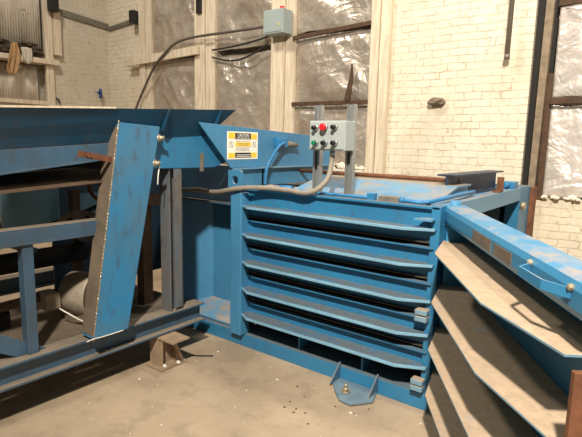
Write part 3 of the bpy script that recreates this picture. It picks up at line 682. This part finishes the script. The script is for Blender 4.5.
m = MB().lathe((-2.96, 1.13, 1.09), (1, 0, 0), [(0, .04), (.01, .065), (.04, .065), (.05, .045)]); tag(m.build('hose_reel_flange', 'motor'), 'round dusty flange at the left edge above the rail', 'flange')
tag(MB().cyl((-3.2, .5, .52), (-3.2, 1.62, .56), .03).build('drive_shaft', 'brownsteel'), 'brown shaft running to the motor inside the frame', 'shaft')
tag(MB().box(-3.65, -3.25, .6, 1.35, .377, .50).build('gear_housing', 'grime_and_shade', bevel=.02), 'dark oily housing on the deck behind the blue upright', 'housing')

# ------------------------------------------------------------------ conveyor
K = thing('conveyor', 'blue feed conveyor trough with slanted guard above the left frame', 'conveyor', (-3.2, 1.0, .38))
sb_top = lambda y: 1.73 + .053 * (y - 1.09)
sb_bot = lambda y: 1.525 + .068 * (y - 1.13)
def side(sgn, xb):
    xt = xb + sgn * .12
    m = MB(); y0 = -.9
    m.prism([(xb, y0, sb_bot(y0)), (xb, 2.55, sb_bot(2.55)), (xt, 2.72, sb_top(2.72)), (xt, y0, sb_top(y0))], (sgn * -.008, 0, 0))
    return m
sbo = side(1, -2.725).build('sideboard', 'blue_trough', K); side(-1, -3.75).build('sideboard', 'blue_trough', K)
MB().bar((-2.606, -.9, sb_top(-.9) + .004), (-2.606, 1.72, sb_top(1.72) + .004), .014, .010).build('rim', 'wood', sbo)
for y in (2.10, 2.56):
    f = lambda t, o: V((-2.725 + .12 * t + .86 * o, y, sb_bot(y) + (sb_top(y) - sb_bot(y)) * t - .5 * o))
    MB().prism([f(.35, 0), f(.98, 0), f(.98, .012), f(.35, .03)], (0, .010, 0)).build('gusset', 'blue_trough', sbo)
ch_top = lambda y: 1.522 + .068 * (y - 1.13)
ch_bot = lambda y: 1.406 + .112 * (y - 1.12)
m = MB(); y0, y1 = -.9, 2.04
m.prism([(-2.735, y0, ch_bot(y0)), (-2.735, y1, ch_bot(y1)), (-2.735, y1, ch_top(y1)), (-2.735, y0, ch_top(y0))], (.012, 0, 0))
m.prism([(-2.80, y0, ch_bot(y0)), (-2.80, y1, ch_bot(y1)), (-2.722, y1, ch_bot(y1)), (-2.722, y0, ch_bot(y0))], (0, 0, -.012))
m.build('side_channel', 'blue_old', K, bevel=.002)
MB().prism([(-3.745, y0, ch_bot(y0)), (-3.745, y1, ch_bot(y1)), (-3.745, y1, ch_top(y1)), (-3.745, y0, ch_top(y0))], (-.012, 0, 0)).build('side_channel', 'blue_old', K)
lab(MB().prism([(-3.72, y0, 1.42), (-2.80, y0, 1.42), (-2.80, 2.8, 1.60), (-3.72, 2.8, 1.60)], (0, 0, .02)).build('belt', 'black', K), 'black belt between the trough sides')
MB().prism([(-3.72, y0, 1.295 + .05 * (y0 - 1.1)), (-2.74, y0, 1.295 + .05 * (y0 - 1.1)), (-2.74, 2.08, 1.345), (-3.72, 2.08, 1.345)], (0, 0, .014)).build('return_pan', 'brownsteel', K)
MB().box(-3.74, -3.72, -.9, 2.4, 1.25, 1.46).build('dark_backing', 'grime_and_shade', K)  # dark plate added behind the belt to keep the gap below it dark
MB().prism([(-2.735, 2.04, 1.40), (-2.735, 2.62, 1.395), (-2.735, 2.86, 1.47), (-2.735, 2.86, 1.66), (-2.735, 2.04, 1.655)], (.012, 0, 0)).build('head_plate', 'blue', K, bevel=.002)
MB().box(-2.722, -2.712, 2.47, 2.50, 1.37, 1.50).build('latch_bar', 'steel', K)
# slanted guard: big face towards +x, closed sides
gf, gb = -2.645, -2.775
g = [(1.765, 1.688), (2.065, 1.672), (1.79, .40), (1.55, .40)]
m = MB()
a = [m.bm.verts.new((gf, y, z)) for y, z in g]; b = [m.bm.verts.new((gb, y, z)) for y, z in g]
m.bm.faces.new(a); m.bm.faces.new(b[::-1])
for i in range(4): m.bm.faces.new([a[i], b[i], b[(i+1) % 4], a[(i+1) % 4]])
gd = m.build('chain_guard', 'blue_bright', K, bevel=.004)
m = MB(); e = .0015
m.prism([(gf - .004, 1.763, 1.66), (gb + .004, 1.763, 1.66), (gb + .004, 1.552, .42), (gf - .004, 1.552, .42)], (0, -.003, 0.001))
lab(m.build('side_flange', 'motor', gd), 'dusty brown side of the guard')
m = MB()
for i in range(60):
    t = i / 59; y = 1.765 - .215 * t; z = 1.688 - 1.288 * t
    m.blob((gf - .001, y, z), .004, .005, .014, .5, i, 1)
m.build('weld_seam', 'boltm', gd)
for y, z in ((2.075, 1.60), (2.04, 1.44)):
    m = MB(); m.cyl((gf - .02, y - .02, z), (gf - .004, y - .012, z), .024, None, 12); m.cyl((gf - .01, y - .02, z), (gf + .012, y + .012, z), .015, None, 10); m.build('bolt', 'boltm', gd)
MB().tube([(gf - .02, 2.07, 1.42), (gf - .01, 2.05, 1.36), (gf - .01, 2.045, 1.30)], .004).build('cable_tie', 'cap_white', gd)
m = MB(); m.bar((-2.64, 1.50, 1.505), (-2.68, 1.765, 1.46), .012, .035); m.cyl((-2.65, 1.56, 1.495), (-2.625, 1.56, 1.495), .014, None, 8); lab(m.build('stay_bar', 'rust', gd), 'short rusty stay bar')
m = MB(); m.tube([(gf + .01, 1.50, .405), (gf + .012, 1.54, .41), (gf + .01, 1.62, .405), (gf + .006, 1.75, .403)], .003); m.build('caulk_bead', 'cap_white', gd)

# ------------------------------------------------------------------ floor debris
m = MB()
for i in range(45):
    x, y = random.uniform(-2.7, -.8), random.uniform(1.1, 2.72)
    r = random.choice([.003, .004, .005, .008])
    m.blob((x, y, r * .6), r * 1.4, r, r * .6, .4, i, 1)
tag(m.build('floor_crumbs', 'cap_white'), 'pale crumbs scattered over the concrete floor', 'debris', kind='stuff')
m = MB()
for i in range(16):
    x = random.choice([random.uniform(-1.9, -1.5), random.uniform(-1.5, -.9)]); y = random.uniform(2.1, 2.6)
    r = random.uniform(.003, .008); m.blob((x, y, r * .3), r * 1.5, r, r * .4, .5, i, 1)
tag(m.build('floor_crumbs', 'ledgebrown'), 'dark crumbs of dirt lying around the bolted anchor plate', 'debris', kind='stuff')
tag(MB().tube([(-2.70, 2.37, .007), (-2.64, 2.41, .007), (-2.58, 2.46, .007)], .005).build('floor_rod', 'grime_and_shade'), 'short dark rod lying on the floor by the brown foot', 'rod')

# ------------------------------------------------------------------ light and camera
w = bpy.data.worlds.new('World'); scn.world = w; w.use_nodes = True
w.node_tree.nodes['Background'].inputs[0].default_value = (1.0, .93, .82, 1)
w.node_tree.nodes['Background'].inputs[1].default_value = .11
def lamp(name, loc, tgt, size, power, col=(1, .92, .79)):
    l = bpy.data.lights.new(name, 'AREA'); l.shape = 'DISK'; l.size = size; l.energy = power; l.color = col
    o = bpy.data.objects.new(name, l); C.objects.link(o); o.location = loc
    o.rotation_euler = (V(tgt) - V(loc)).to_track_quat('-Z', 'Y').to_euler()
sl = bpy.data.lights.new('bay_lamp_main', 'SPOT'); sl.energy = 3900; sl.color = (1, .92, .79); sl.spot_size = math.radians(104); sl.spot_blend = 1; sl.shadow_soft_size = .17
so = bpy.data.objects.new('bay_lamp_main', sl); C.objects.link(so); so.location = (.83, -1.85, 5.7)
so.rotation_euler = (V((0, 4.0, 1.5)) - V((.83, -1.85, 5.7))).to_track_quat('-Z', 'Y').to_euler()
lamp('bay_lamp_far', (-5.0, 1.5, 6.5), (-5.5, 4.5, 1), .8, 230)
lamp('bay_lamp_back', (-.9, 4.3, 6.2), (-1.1, 3.6, 0), .5, 120)

ux = V((-370 - 291, 126 - 218.5, 500)); ux = -ux.normalized()
uy = V((685 - 291, 150 - 218.5, 500)); uy = (uy - ux * uy.dot(ux)).normalized(); uz = ux.cross(uy)
right = V((ux.x, uy.x, uz.x)); down = V((ux.y, uy.y, uz.y)); fwd = V((ux.z, uy.z, uz.z))
cam = bpy.data.cameras.new('Camera'); co = bpy.data.objects.new('Camera', cam); C.objects.link(co)
cam.sensor_width = 36; cam.lens = 36 * 500 / 582; cam.clip_start = .05
mw = Matrix.Identity(4)
for i in range(3): mw[i][0] = right[i]; mw[i][1] = -down[i]; mw[i][2] = -fwd[i]
mw[2][3] = 1.6
co.matrix_world = mw
scn.camera = co
scn.view_settings.view_transform = 'Standard'; scn.view_settings.look = 'None'
scn.view_settings.exposure = 0; scn.view_settings.gamma = 1; scn.view_settings.use_curve_mapping = False
